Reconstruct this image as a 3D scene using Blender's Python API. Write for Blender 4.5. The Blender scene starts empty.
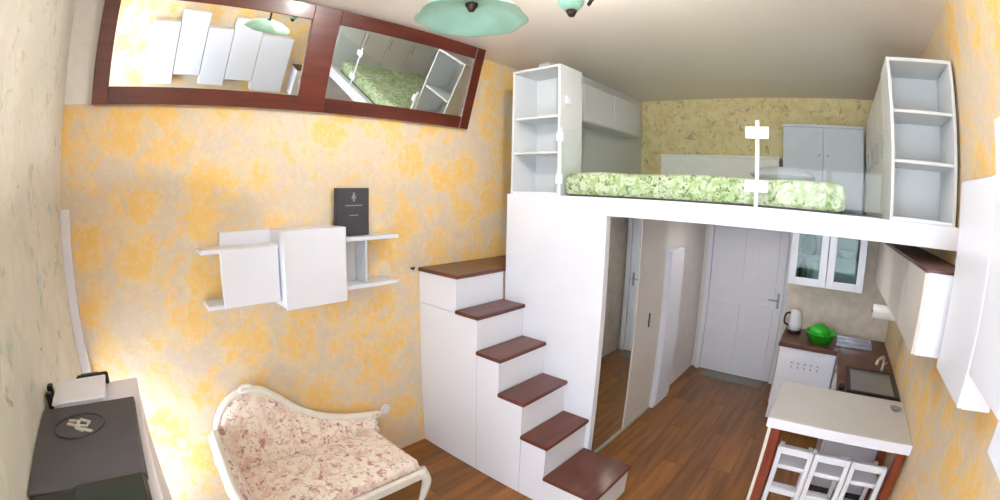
import bpy, bmesh, math, random
from mathutils import Vector, Matrix
random.seed(4)
S = bpy.context.scene
COL = S.collection

# ------------------------------------------------------------------ camera (fisheye, equidistant)
CAM = Vector((2.7115, 0.4087, 2.1168))
YAW, PITCH, ROLL, FPX = 0.737, -0.1341, 0.0216, 446.6
cd = bpy.data.cameras.new('camera')
cam = bpy.data.objects.new('camera', cd)
COL.objects.link(cam)
S.camera = cam
cd.type = 'PANO'
cd.panorama_type = 'FISHEYE_LENS_POLYNOMIAL'
cd.sensor_fit = 'HORIZONTAL'
cd.sensor_width, cd.sensor_height = 36.0, 18.0
cd.fisheye_fov = math.pi
cd.fisheye_polynomial_k0 = 0.0
cd.fisheye_polynomial_k1 = -(1000 / 36.0) / FPX
cd.fisheye_polynomial_k2 = cd.fisheye_polynomial_k3 = cd.fisheye_polynomial_k4 = 0.0
cd.clip_start = 0.01
fw = Vector((-math.sin(YAW) * math.cos(PITCH), math.cos(YAW) * math.cos(PITCH), math.sin(PITCH)))
rt = Vector((math.cos(YAW), math.sin(YAW), 0))
up = rt.cross(fw)
r2 = math.cos(ROLL) * rt + math.sin(ROLL) * up
u2 = -math.sin(ROLL) * rt + math.cos(ROLL) * up
cam.matrix_world = Matrix(((r2.x, u2.x, -fw.x, CAM.x), (r2.y, u2.y, -fw.y, CAM.y), (r2.z, u2.z, -fw.z, CAM.z), (0, 0, 0, 1)))

# ------------------------------------------------------------------ daylight and exposure
W = bpy.data.worlds.new('daylight')
S.world = W
W.use_nodes = True
bg = W.node_tree.nodes['Background']
bg.inputs[0].default_value = (0.86, 0.93, 1.0, 1)
bg.inputs[1].default_value = 9.0
S.view_settings.view_transform = 'Standard'
S.view_settings.look = 'None'
S.view_settings.gamma = 1.0
S.view_settings.exposure = 0.6
S.view_settings.use_curve_mapping = False
S.cycles.max_bounces = 14
S.cycles.diffuse_bounces = 8
S.cycles.transparent_max_bounces = 12

def window_light(name, x0, x1, z0, z1, y, power, col):
    l = bpy.data.lights.new(name, 'AREA')
    l.shape = 'RECTANGLE'
    l.size, l.size_y = x1 - x0, z1 - z0
    l.energy = power
    l.color = col
    o = bpy.data.objects.new(name, l)
    COL.objects.link(o)
    o.location = ((x0 + x1) / 2, y, (z0 + z1) / 2)
    o.rotation_euler = (math.radians(90), 0, math.pi)   # shines towards +y, into the room
    return o
window_light('daylight_at_main_window', 1.9, 3.4, 0.8, 2.65, -0.30, 58, (0.92, 0.95, 1.0))
window_light('daylight_at_low_window', 0.05, 0.86, 0.1, 1.1, -0.25, 230, (0.98, 0.98, 1.0))

# ------------------------------------------------------------------ room dimensions (metres)
XW = 3.48            # right wall
YL = 2.974           # loft front
YB = 5.80            # hall end wall
YK = 5.20            # kitchen end wall
YLB = 5.49           # loft end wall
ZC = 3.275           # ceiling
ZL, ZU = 2.09, 1.971  # loft top / underside
A1, XP, XH = 0.446, 1.311, 1.21

# ------------------------------------------------------------------ materials
MATS = {}
def srgb(r, g, b):
    f = lambda c: c / 12.92 if c <= 0.04045 else ((c + 0.055) / 1.055) ** 2.4
    return (f(r / 255), f(g / 255), f(b / 255), 1)
def mat(name, rgb, rough=0.5, spec=0.4, metal=0.0, noise=0.0, nscale=8.0, bump=0.0, bscale=60.0, coat=0.0):
    m = bpy.data.materials.new(name); m.use_nodes = True
    nt = m.node_tree; b = nt.nodes['Principled BSDF']
    b.inputs['Base Color'].default_value = srgb(*rgb)
    b.inputs['Roughness'].default_value = rough
    b.inputs['Specular IOR Level'].default_value = spec
    b.inputs['Metallic'].default_value = metal
    b.inputs['Coat Weight'].default_value = coat
    geo = nt.nodes.new('ShaderNodeNewGeometry')
    if noise > 0:
        n = nt.nodes.new('ShaderNodeTexNoise'); n.inputs['Scale'].default_value = nscale; n.inputs['Detail'].default_value = 4
        nt.links.new(geo.outputs['Position'], n.inputs['Vector'])
        mx = nt.nodes.new('ShaderNodeMixRGB'); mx.blend_type = 'MULTIPLY'
        mx.inputs[0].default_value = 1
        cr = nt.nodes.new('ShaderNodeValToRGB')
        cr.color_ramp.elements[0].color = (1 - noise, 1 - noise, 1 - noise, 1); cr.color_ramp.elements[0].position = 0.3
        cr.color_ramp.elements[1].color = (1, 1, 1, 1); cr.color_ramp.elements[1].position = 0.7
        nt.links.new(n.outputs['Fac'], cr.inputs[0])
        mx.inputs[1].default_value = srgb(*rgb)
        nt.links.new(cr.outputs[0], mx.inputs[2])
        nt.links.new(mx.outputs[0], b.inputs['Base Color'])
    if bump > 0:
        n2 = nt.nodes.new('ShaderNodeTexNoise'); n2.inputs['Scale'].default_value = bscale
        nt.links.new(geo.outputs['Position'], n2.inputs['Vector'])
        bp = nt.nodes.new('ShaderNodeBump'); bp.inputs['Strength'].default_value = bump; bp.inputs['Distance'].default_value = 0.01
        nt.links.new(n2.outputs['Fac'], bp.inputs['Height']); nt.links.new(bp.outputs[0], b.inputs['Normal'])
    MATS[name] = m
    return m

def floral(name, base, layers, rough=0.7, stretch=(1, 1, 1)):
    """base colour with blotches: layers = (rgb, noise scale, threshold, softness, strength, seed)"""
    m = bpy.data.materials.new(name); m.use_nodes = True
    nt = m.node_tree; b = nt.nodes['Principled BSDF']
    b.inputs['Roughness'].default_value = rough; b.inputs['Specular IOR Level'].default_value = 0.25
    geo = nt.nodes.new('ShaderNodeNewGeometry')
    prev = nt.nodes.new('ShaderNodeRGB'); prev.outputs[0].default_value = srgb(*base); last = prev.outputs[0]
    for lay in layers:
        rgb, sc, th, soft, st, seed = lay[:6]; vor = len(lay) > 6
        mp = nt.nodes.new('ShaderNodeMapping'); mp.inputs['Location'].default_value = (seed * 3.1, seed * 1.7, seed * 2.3)
        mp.inputs['Scale'].default_value = stretch
        nt.links.new(geo.outputs['Position'], mp.inputs['Vector'])
        n = nt.nodes.new('ShaderNodeTexNoise'); n.inputs['Scale'].default_value = sc; n.inputs['Detail'].default_value = 3.0
        n.inputs['Roughness'].default_value = 0.62; n.inputs['Distortion'].default_value = 0.8
        nt.links.new(mp.outputs[0], n.inputs['Vector'])
        cr = nt.nodes.new('ShaderNodeValToRGB'); e = cr.color_ramp.elements
        e[0].position = th - soft; e[0].color = (0, 0, 0, 1); e[1].position = th + soft; e[1].color = (st, st, st, 1)
        if vor:      # blossoms: noise-warped cell centres
            n.inputs['Scale'].default_value = sc * 2.2
            wv = nt.nodes.new('ShaderNodeVectorMath'); wv.operation = 'SCALE'; wv.inputs['Scale'].default_value = 0.75 / sc
            nt.links.new(n.outputs['Color'], wv.inputs[0])
            av = nt.nodes.new('ShaderNodeVectorMath'); nt.links.new(mp.outputs[0], av.inputs[0]); nt.links.new(wv.outputs[0], av.inputs[1])
            vo = nt.nodes.new('ShaderNodeTexVoronoi'); vo.inputs['Scale'].default_value = sc; vo.inputs['Randomness'].default_value = 0.85
            nt.links.new(av.outputs[0], vo.inputs['Vector'])
            sb_ = nt.nodes.new('ShaderNodeMath'); sb_.operation = 'SUBTRACT'; sb_.inputs[0].default_value = 1.0
            nt.links.new(vo.outputs['Distance'], sb_.inputs[1]); nt.links.new(sb_.outputs[0], cr.inputs[0])
        else: nt.links.new(n.outputs['Fac'], cr.inputs[0])
        mx = nt.nodes.new('ShaderNodeMixRGB'); mx.inputs[2].default_value = srgb(*rgb)
        nt.links.new(cr.outputs[0], mx.inputs[0]); nt.links.new(last, mx.inputs[1]); last = mx.outputs[0]
    nt.links.new(last, b.inputs['Base Color'])
    MATS[name] = m
    return m

def wood(name, c0, c1, axis, rough, scale=1.0, coat=0.0):
    m = bpy.data.materials.new(name); m.use_nodes = True
    nt = m.node_tree; b = nt.nodes['Principled BSDF']
    b.inputs['Roughness'].default_value = rough; b.inputs['Coat Weight'].default_value = coat; b.inputs['Coat Roughness'].default_value = 0.15
    geo = nt.nodes.new('ShaderNodeNewGeometry'); oi = nt.nodes.new('ShaderNodeObjectInfo')
    add = nt.nodes.new('ShaderNodeVectorMath'); add.operation = 'ADD'
    sc = nt.nodes.new('ShaderNodeVectorMath'); sc.operation = 'SCALE'; sc.inputs['Scale'].default_value = 7.0
    cmb = nt.nodes.new('ShaderNodeCombineXYZ')
    for i in range(3): nt.links.new(oi.outputs['Random'], cmb.inputs[i])
    nt.links.new(cmb.outputs[0], sc.inputs[0])
    nt.links.new(geo.outputs['Position'], add.inputs[0]); nt.links.new(sc.outputs[0], add.inputs[1])
    mp = nt.nodes.new('ShaderNodeMapping')
    s = [14.0 * scale] * 3; s['xyz'.index(axis)] = 1.1 * scale
    mp.inputs['Scale'].default_value = s
    nt.links.new(add.outputs[0], mp.inputs['Vector'])
    n = nt.nodes.new('ShaderNodeTexNoise'); n.inputs['Scale'].default_value = 1.0; n.inputs['Detail'].default_value = 6; n.inputs['Distortion'].default_value = 0.5
    nt.links.new(mp.outputs[0], n.inputs['Vector'])
    cr = nt.nodes.new('ShaderNodeValToRGB'); e = cr.color_ramp.elements
    e[0].position = 0.28; e[0].color = srgb(*c0); e[1].position = 0.72; e[1].color = srgb(*c1)
    nt.links.new(n.outputs['Fac'], cr.inputs[0])
    hv = nt.nodes.new('ShaderNodeHueSaturation')
    mr = nt.nodes.new('ShaderNodeMapRange'); mr.inputs['To Min'].default_value = 0.86; mr.inputs['To Max'].default_value = 1.14
    nt.links.new(oi.outputs['Random'], mr.inputs['Value']); nt.links.new(mr.outputs[0], hv.inputs['Value'])
    nt.links.new(cr.outputs[0], hv.inputs['Color']); nt.links.new(hv.outputs[0], b.inputs['Base Color'])
    MATS[name] = m
    return m

def glass(name, tint=(1, 1, 1, 1), gloss=0.06):
    m = bpy.data.materials.new(name); m.use_nodes = True
    nt = m.node_tree; nt.nodes.remove(nt.nodes['Principled BSDF'])
    t = nt.nodes.new('ShaderNodeBsdfTransparent'); t.inputs[0].default_value = tint
    g = nt.nodes.new('ShaderNodeBsdfGlossy'); g.inputs['Roughness'].default_value = 0.03
    mx = nt.nodes.new('ShaderNodeMixShader'); mx.inputs[0].default_value = gloss
    nt.links.new(t.outputs[0], mx.inputs[1]); nt.links.new(g.outputs[0], mx.inputs[2])
    nt.links.new(mx.outputs[0], nt.nodes['Material Output'].inputs[0])
    MATS[name] = m

floral('yellow_paper', (212, 197, 176), [((232, 206, 152), 3.3, 0.50, 0.12, 0.7, 1, 1), ((234, 190, 104), 3.3, 0.60, 0.07, 0.75, 1, 1), ((236, 194, 112), 6.5, 0.56, 0.05, 0.7, 9), ((210, 195, 176), 8.5, 0.58, 0.04, 0.75, 5), ((224, 182, 104), 15.0, 0.63, 0.05, 0.45, 3), ((226, 212, 190), 26.0, 0.56, 0.06, 0.35, 7)])
floral('pale_paper', (218, 214, 204), [((208, 206, 190), 4.0, 0.52, 0.10, 0.8, 1), ((168, 186, 150), 10.0, 0.62, 0.03, 0.6, 2), ((150, 178, 190), 6.0, 0.66, 0.03, 0.7, 4), ((150, 120, 90), 9.0, 0.70, 0.02, 0.7, 6), ((226, 222, 210), 14.0, 0.56, 0.05, 0.5, 8)], stretch=(0.6, 0.6, 0.8))
floral('loft_paper', (226, 212, 166), [((212, 194, 134), 7.0, 0.50, 0.09, 0.8, 1), ((150, 150, 120), 13.0, 0.61, 0.04, 0.7, 3), ((150, 90, 70), 11.0, 0.69, 0.02, 0.8, 5), ((225, 215, 180), 18.0, 0.57, 0.05, 0.6, 2)])
floral('sofa_fabric', (238, 228, 214), [((220, 190, 180), 14.0, 0.54, 0.05, 0.75, 1), ((176, 120, 124), 21.0, 0.61, 0.03, 0.85, 3), ((170, 168, 140), 26.0, 0.63, 0.03, 0.7, 5), ((150, 92, 100), 34.0, 0.66, 0.02, 0.8, 7)], rough=0.9)
floral('bed_fabric', (198, 205, 182), [((160, 180, 122), 17.0, 0.51, 0.05, 0.9, 1), ((116, 146, 84), 26.0, 0.575, 0.03, 0.85, 3), ((78, 88, 70), 34.0, 0.62, 0.02, 0.85, 6)], rough=0.9)
mat('hall_wall', (220, 216, 212), 0.75, 0.2, noise=0.06, nscale=5)
mat('kitchen_wall', (214, 204, 190), 0.7, 0.2, noise=0.18, nscale=11)
mat('ceiling', (226, 217, 208), 0.35, 0.3, noise=0.03, nscale=2)
mat('white', (227, 230, 240), 0.4, 0.4, noise=0.03, nscale=4)
mat('white_gloss', (228, 231, 242), 0.25, 0.5, noise=0.02, nscale=4)
mat('white_soft', (232, 232, 230), 0.85, 0.2, noise=0.06, nscale=20)
mat('grey_white', (206, 210, 212), 0.45, 0.4, noise=0.04, nscale=5)
mat('door_white', (226, 228, 236), 0.45, 0.4, noise=0.03, nscale=5)
mat('beige_panel', (210, 205, 198), 0.4, 0.4, noise=0.05, nscale=5)
mat('light_grey', (224, 221, 228), 0.5, 0.4, noise=0.04, nscale=6)
mat('dark_grey', (78, 76, 80), 0.55, 0.4, noise=0.12, nscale=14, bump=0.15, bscale=250)
mat('charcoal', (66, 66, 72), 0.5, 0.4, noise=0.08, nscale=12)
mat('black', (24, 24, 26), 0.4, 0.5, noise=0.1, nscale=12)
mat('dark_green', (22, 40, 36), 0.4, 0.5, noise=0.2, nscale=9)
mat('silver', (196, 192, 182), 0.35, 0.5, metal=0.6, noise=0.08, nscale=20)
mat('steel', (172, 174, 180), 0.28, 0.5, metal=0.8, noise=0.06, nscale=20)
mat('ivory', (232, 230, 220), 0.45, 0.45, noise=0.1, nscale=14)
mat('green_plastic', (40, 176, 40), 0.35, 0.5, noise=0.15, nscale=20)
mat('lamp_glass', (164, 212, 192), 0.3, 0.5, noise=0.22, nscale=9)
mat('bronze', (66, 50, 42), 0.4, 0.5, metal=0.4, noise=0.2, nscale=30)
mat('brown_top', (92, 52, 38), 0.35, 0.5, noise=0.2, nscale=9)
mat('pillow_blue', (206, 212, 224), 0.9, 0.2, noise=0.06, nscale=12)
mat('mat_grey', (150, 146, 140), 0.95, 0.1, noise=0.3, nscale=60, bump=0.4, bscale=200)
mat('emblem', (204, 200, 190), 0.4, 0.5, metal=0.2, noise=0.05, nscale=40)
mat('book_print', (146, 148, 152), 0.6, 0.3, noise=0.05, nscale=40)
mat('table_shaded_white', (202, 200, 198), 0.4, 0.4, noise=0.04, nscale=6)  # white table top, greyed to paint in its shading
mat('underlay', (90, 62, 34), 0.8, 0.2, noise=0.1, nscale=9)
wood('floor_wood', (98, 60, 20), (156, 100, 40), 'y', 0.32, 1.0, coat=0.2)
wood('tread_wood', (74, 34, 24), (112, 54, 36), 'y', 0.35, 1.2, coat=0.25)
wood('mirror_wood', (70, 24, 14), (104, 40, 22), 'y', 0.35, 1.6, coat=0.2)
wood('leg_wood', (104, 42, 22), (146, 64, 34), 'z', 0.35, 2.0, coat=0.2)
glass('window_glass', (0.97, 0.98, 0.99, 1), 0.05)
glass('cupboard_glass', (0.66, 0.76, 0.72, 1), 0.02)
glass('rail_glass', (0.97, 0.99, 0.98, 1), 0.012)
mat('bottle_green', (44, 84, 58), 0.2, 0.6, noise=0.2, nscale=14)
m = mat('added_lamp_glow', (255, 250, 240)); q_ = m.node_tree.nodes['Principled BSDF']; q_.inputs['Emission Color'].default_value = (1, 0.95, 0.88, 1); q_.inputs['Emission Strength'].default_value = 3.0  # glow of the added bulb and spots
m = mat('mirror', (226, 230, 228), 0.02, 0.5, metal=1.0); m.node_tree.nodes['Principled BSDF'].inputs['Roughness'].default_value = 0.015

# ------------------------------------------------------------------ object helpers
WL = {}          # world location of each object
def wloc(o): return WL[o.name]
def link(name, me, m, parent=None, loc=None, smooth=False):
    """me has world coordinates; the origin goes to the base centre of the piece"""
    xs = [v.co for v in me.vertices]
    if loc is None:
        lo = Vector((min(v.x for v in xs), min(v.y for v in xs), min(v.z for v in xs)))
        hi = Vector((max(v.x for v in xs), max(v.y for v in xs), max(v.z for v in xs)))
        loc = Vector(((lo.x + hi.x) / 2, (lo.y + hi.y) / 2, lo.z))
    loc = Vector(loc)
    me.transform(Matrix.Translation(-loc))
    if not me.materials: me.materials.append(MATS[m])
    if smooth:
        for p in me.polygons: p.use_smooth = True
    o = bpy.data.objects.new(name, me)
    COL.objects.link(o)
    WL[o.name] = loc
    if parent is not None:
        o.parent = parent
        o.location = loc - WL[parent.name]
    else:
        o.location = loc
    return o
def tag(o, label, cat, group=None):
    o['label'] = label; o['category'] = cat
    if group: o['group'] = group
    return o
def thing(name, loc, label, cat, group=None):
    o = bpy.data.objects.new(name, None); COL.objects.link(o)
    o.empty_display_size = 0.1
    o.location = loc; WL[o.name] = Vector(loc)
    return tag(o, label, cat, group)
def to_mesh(bm, name):
    bmesh.ops.recalc_face_normals(bm, faces=bm.faces)
    me = bpy.data.meshes.new(name); bm.to_mesh(me); bm.free()
    return me
def add_box(bm, x0, x1, y0, y1, z0, z1, bev=0.0, seg=1):
    r = bmesh.ops.create_cube(bm, size=1)
    vs = r['verts']
    for v in vs:
        v.co = Vector((x0 + (v.co.x + 0.5) * (x1 - x0), y0 + (v.co.y + 0.5) * (y1 - y0), z0 + (v.co.z + 0.5) * (z1 - z0)))
    if bev > 0:
        es = list({e for v in vs for e in v.link_edges})
        bmesh.ops.bevel(bm, geom=es, offset=bev, segments=seg, profile=0.5, affect='EDGES')
def box(name, x0, x1, y0, y1, z0, z1, m, parent=None, bev=0.004, seg=1, smooth=False):
    bm = bmesh.new(); add_box(bm, x0, x1, y0, y1, z0, z1, bev, seg)
    return link(name, to_mesh(bm, name), m, parent, smooth=smooth)
def boxes(name, lst, m, parent=None, bev=0.003):
    bm = bmesh.new()
    for b in lst: add_box(bm, *b, bev)
    return link(name, to_mesh(bm, name), m, parent)
def add_tube(bm, pts, rads, seg=10, caps=True):
    pts = [Vector(p) for p in pts]
    if not isinstance(rads, (list, tuple)): rads = [rads] * len(pts)
    rings = []
    prev = None
    for i, p in enumerate(pts):
        t = (pts[min(i + 1, len(pts) - 1)] - pts[max(i - 1, 0)]).normalized()
        a = prev if prev is not None else (Vector((0, 0, 1)) if abs(t.z) < 0.9 else Vector((1, 0, 0)))
        a = (a - t * a.dot(t)).normalized(); b = t.cross(a); prev = a
        rings.append([bm.verts.new(p + rads[i] * (math.cos(k / seg * math.tau) * a + math.sin(k / seg * math.tau) * b)) for k in range(seg)])
    for q, w in zip(rings, rings[1:]):
        for k in range(seg): bm.faces.new((q[k], q[(k + 1) % seg], w[(k + 1) % seg], w[k]))
    if caps: bm.faces.new(rings[0][::-1]); bm.faces.new(rings[-1])
def tube(name, pts, rads, m, parent=None, seg=10):
    bm = bmesh.new(); add_tube(bm, pts, rads, seg)
    return link(name, to_mesh(bm, name), m, parent, smooth=True)
def lathe(name, cx, cy, prof, m, parent=None, seg=24, wob=0.0, lobes=6):
    """prof = [(radius, z)] closed at radius 0"""
    bm = bmesh.new(); rings = []
    for r, z in prof:
        if r < 1e-5: rings.append([bm.verts.new((cx, cy, z))])
        else: rings.append([bm.verts.new((cx + r * (1 + wob * math.cos(lobes * k / seg * math.tau)) * math.cos(k / seg * math.tau), cy + r * (1 + wob * math.cos(lobes * k / seg * math.tau)) * math.sin(k / seg * math.tau), z)) for k in range(seg)])
    for q, w in zip(rings, rings[1:]):
        for k in range(seg):
            k2 = (k + 1) % seg
            if len(q) == 1 and len(w) > 1: bm.faces.new((q[0], w[k2], w[k]))
            elif len(w) == 1 and len(q) > 1: bm.faces.new((q[k], q[k2], w[0]))
            elif len(q) > 1: bm.faces.new((q[k], q[k2], w[k2], w[k]))
    return link(name, to_mesh(bm, name), m, parent, smooth=True)
def prism(name, poly, axis, a0, a1, m, parent=None, bev=0.0, smooth=False):
    """extrude a polygon (two coordinates other than axis, in xyz order) from a0 to a1 along axis"""
    bm = bmesh.new()
    def P(u, v, a):
        return {'x': (a, u, v), 'y': (u, a, v), 'z': (u, v, a)}[axis]
    lo = [bm.verts.new(P(u, v, a0)) for u, v in poly]; hi = [bm.verts.new(P(u, v, a1)) for u, v in poly]
    bm.faces.new(lo); bm.faces.new(hi[::-1])
    n = len(poly)
    for i in range(n): bm.faces.new((lo[i], hi[i], hi[(i + 1) % n], lo[(i + 1) % n]))
    if bev > 0: bmesh.ops.bevel(bm, geom=list(bm.edges), offset=bev, segments=2, profile=0.5, affect='EDGES')
    return link(name, to_mesh(bm, name), m, parent, smooth=smooth)
def struct(o): o['kind'] = 'structure'; return o
def lerp(a, b, t): return a + (b - a) * t
def smooth_curve(pts, n=8):
    """Catmull-Rom through points"""
    P = [Vector(p) for p in pts]; P = [2 * P[0] - P[1]] + P + [2 * P[-1] - P[-2]]
    out = []
    for i in range(1, len(P) - 2):
        for k in range(n):
            t = k / n
            out.append(0.5 * (2 * P[i] + (P[i + 1] - P[i - 1]) * t + (2 * P[i - 1] - 5 * P[i] + 4 * P[i + 1] - P[i + 2]) * t * t + (3 * P[i] - P[i - 1] - 3 * P[i + 1] + P[i + 2]) * t ** 3))
    out.append(P[-2])
    return out

# ------------------------------------------------------------------ the setting
# floor with its planks
fl = struct(box('floor', -0.1, XW + 0.1, -0.1, YB + 0.1, -0.12, -0.014, 'underlay', bev=0))
fl['label'] = 'brown laminate plank floor'
pw, L = 0.192, 1.285
protos = {}
cols = int(math.ceil(XW / pw))
for c in range(cols):
    x0, x1 = c * pw, min((c + 1) * pw, XW)
    y = -((c * 0.47) % 1.0) * L
    while y < YB:
        y0, y1 = max(y, 0.0), min(y + L, YB)
        if y1 - y0 > 0.03:
            key = (round(x1 - x0, 3), round(y1 - y0, 3))
            if key not in protos:
                bm = bmesh.new(); add_box(bm, -key[0] / 2 + 0.0008, key[0] / 2 - 0.0008, -key[1] / 2 + 0.0008, key[1] / 2 - 0.0008, 0, 0.0135, 0.0015)
                me = to_mesh(bm, 'plank'); me.materials.append(MATS['floor_wood']); protos[key] = me
            o = bpy.data.objects.new('plank', protos[key]); COL.objects.link(o); o.parent = fl
            o.location = Vector(((x0 + x1) / 2, (y0 + y1) / 2, -0.0138)) - WL[fl.name]
        y += L
struct(box('ceiling', -0.1, XW + 0.1, -0.1, YB + 0.1, ZC, ZC + 0.1, 'ceiling', bev=0))
struct(box('wall_left', -0.1, 0, -0.1, YB + 0.1, 0, ZC, 'yellow_paper', bev=0))
struct(box('wall_right', XW, XW + 0.1, -0.1, YB + 0.1, 0, ZC, 'yellow_paper', bev=0))
struct(box('wall_back', A1, XW, YB, YB + 0.1, 0, ZU, 'hall_wall', bev=0))
struct(box('wall_loft_back', 0, XW, YLB, YB + 0.1, ZU, ZC, 'loft_paper', bev=0))
struct(box('wall_kitchen_back', 2.33, XW, YK, YB, 0, ZU, 'kitchen_wall', bev=0))
# window wall, built round its two openings
W1 = (0.07, 0.84, 0.12, 1.10)     # x0 x1 z0 z1
W2 = (1.98, 3.38, 0.85, 2.60)
struct(boxes('wall_front', [
    (0, W1[0], -0.1, 0, 0, ZC), (W1[0], W1[1], -0.1, 0, 0, W1[2]), (W1[0], W1[1], -0.1, 0, W1[3], ZC),
    (W1[1], W2[0], -0.1, 0, 0, ZC), (W2[0], W2[1], -0.1, 0, 0, W2[2]), (W2[0], W2[1], -0.1, 0, W2[3], ZC),
    (W2[1], XW, -0.1, 0, 0, ZC)], 'pale_paper', bev=0))
for i, (x0, x1, z0, z1) in enumerate((W1, W2)):
    t = 0.05
    lst = [(x0, x0 + t, -0.09, -0.03, z0, z1), (x1 - t, x1, -0.09, -0.03, z0, z1), (x0 + t, x1 - t, -0.09, -0.03, z0, z0 + t), (x0 + t, x1 - t, -0.09, -0.03, z1 - t, z1)]
    if i == 1: lst.append(((x0 + x1) / 2 - 0.03, (x0 + x1) / 2 + 0.03, -0.085, -0.035, z0 + t, z1 - t))
    w = struct(boxes('window_%d' % (i + 1), lst, 'white_gloss'))
    if i == 0: box('window_pane', x0 + t, x1 - t, -0.064, -0.058, z0 + t, z1 - t, 'window_glass', w, bev=0)
    else:
        for a, b in ((x0 + t, (x0 + x1) / 2 - 0.03), ((x0 + x1) / 2 + 0.03, x1 - t)):
            box('window_pane', a, b, -0.064, -0.058, z0 + t, z1 - t, 'window_glass', w, bev=0)
# white casing strip in the corner of the window wall
struct(box('trim_1', 0.0, 0.05, 0.0, 0.055, 0.0, 2.07, 'white_gloss'))
# sloping white boxing that carries the tilted mirror
struct(prism('trim_2', [(0.001, 2.625), (0.191, 3.265), (0.191, ZC - 0.001), (0.001, ZC - 0.001)], 'y', 0.001, 2.93, 'white_soft'))
# loft platform, front board and supporting partition
struct(box('loft_platform', A1, XW, YL + 0.02, YB, ZU, ZL - 0.004, 'white', bev=0))
struct(box('trim_3', XP - 0.0, XW, YL, YL + 0.02, ZU, ZL, 'white', bev=0.002))
struct(box('wall_partition', A1, XP, YL, YL + 0.06, 0, ZL, 'white', bev=0.002))
struct(box('wall_hall_left', A1, XH - 0.03, YL + 0.06, YB, 0, ZU, 'hall_wall', bev=0))
struct(box('wall_loft_left', 0.28, 0.40, 3.55, YLB, ZL, ZC, 'grey_white', bev=0))
struct(boxes('stair_landing', [(0.0, A1, 3.62, YLB, ZU - 0.2, ZL - 0.27), (0.0, A1, 3.95, YLB, ZL - 0.27, ZL - 0.004)], 'white'))

# entrance door
d1 = struct(boxes('door_1', [(1.24, 1.30, YB - 0.05, YB, 0, 1.95), (2.24, 2.30, YB - 0.05, YB, 0, 1.95), (1.30, 2.24, YB - 0.05, YB, 1.89, 1.95)], 'door_white'))
dl = box('door_leaf', 1.305, 2.235, YB - 0.035, YB - 0.005, 0.01, 1.885, 'door_white', d1)
for a, b, c, e in ((1.40, 1.72, 1.22, 1.80), (1.82, 2.14, 1.22, 1.80), (1.40, 1.72, 0.12, 0.92), (1.82, 2.14, 0.12, 0.92), (1.40, 2.14, 1.0, 1.14)):
    bm = bmesh.new()
    add_box(bm, a, b, YB - 0.042, YB - 0.034, c, e, 0.006)
    link('door_panel', to_mesh(bm, 'door_panel'), 'door_white', d1)
h = box('door_handle_plate', 2.165, 2.20, YB - 0.042, YB - 0.034, 0.92, 1.10, 'steel', d1)
tube('door_handle', [(2.182, YB - 0.04, 1.02), (2.182, YB - 0.085, 1.02), (2.165, YB - 0.09, 1.02), (2.07, YB - 0.09, 1.02)], 0.009, 'steel', d1)

# ------------------------------------------------------------------ staircase
H, R = 0.253, 0.2123
fr = [A1 + i * R for i in range(5)] + [A1 + 4 * R + 0.3916]
YO = YL - 0.5138
st = thing('staircase', (0.6, 2.7, 0), 'white boxed staircase with dark wooden treads climbing to the loft', 'staircase')
TH = 0.028
for i in range(6):
    z = H * (6 - i); xb = 0.001 if i == 0 else fr[i - 1] - 0.02; xf = fr[i]
    ye = 3.62 if i == 0 else YL - 0.002
    x1 = A1 - 0.004 if i == 0 else xf
    if i == 0:
        bm = bmesh.new(); add_box(bm, xb, xf, YO, YL - 0.001, z - TH, z, 0.004); add_box(bm, xb, A1 - 0.003, YL - 0.003, ye, z - TH, z, 0.002)
        link('tread', to_mesh(bm, 'tread'), 'tread_wood', st)
    else:
        box('tread', xb, xf, YO, ye, z - TH, z, 'tread_wood', st)
    # riser below the nosing
    box('riser', xf - 0.04, xf - 0.02, YO + 0.032, ye if i else YL - 0.002, (z - H + 0.0005) if i < 5 else 0.0, z - TH, 'white', st, bev=0.001)
# carcass behind the doors: one stepped block
poly = [(0.003, 0.0), (fr[5] - 0.041, 0.0), (fr[5] - 0.041, H - TH)]
for i in (4, 3, 2, 1, 0):
    z = H * (6 - i)
    poly += [(fr[i] - 0.041, H * (5 - i) - TH), (fr[i] - 0.041, z - TH)]
poly += [(0.003, 6 * H - TH)]
prism('carcass', poly, 'y', YO + 0.034, YL - 0.003, 'white', st)
def stair_door(x0, x1, steps, z0=0.005):
    """front panel whose top follows the steps; steps = list of (x_end, z_top)"""
    poly = [(x0, z0), (x1, z0)]
    xs = list(steps)
    for k in range(len(xs) - 1, -1, -1):
        xe, zt = xs[k]; xsb = x0 if k == 0 else xs[k - 1][0]
        poly += [(min(xe, x1), zt), (xsb, zt)]
    cl = []
    for p in poly:
        if not cl or (abs(cl[-1][0] - p[0]) + abs(cl[-1][1] - p[1])) > 1e-4: cl.append(p)
    return prism('door', cl, 'y', YO + 0.014, YO + 0.034, 'white_gloss', st)
zt = [H * (6 - i) - TH - 0.001 for i in range(6)]
fe = [f - 0.021 for f in fr]
stair_door(0.003, fe[0], [(fe[0], zt[0])], 1.245)
stair_door(0.003, fe[1], [(fe[0], 1.241), (fe[1], zt[1])])
stair_door(fe[1] + 0.004, fe[3], [(fe[2], zt[2]), (fe[3], zt[3])])
stair_door(fe[3] + 0.004, fe[5], [(fe[4], zt[4]), (fe[5], zt[5])])

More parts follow.
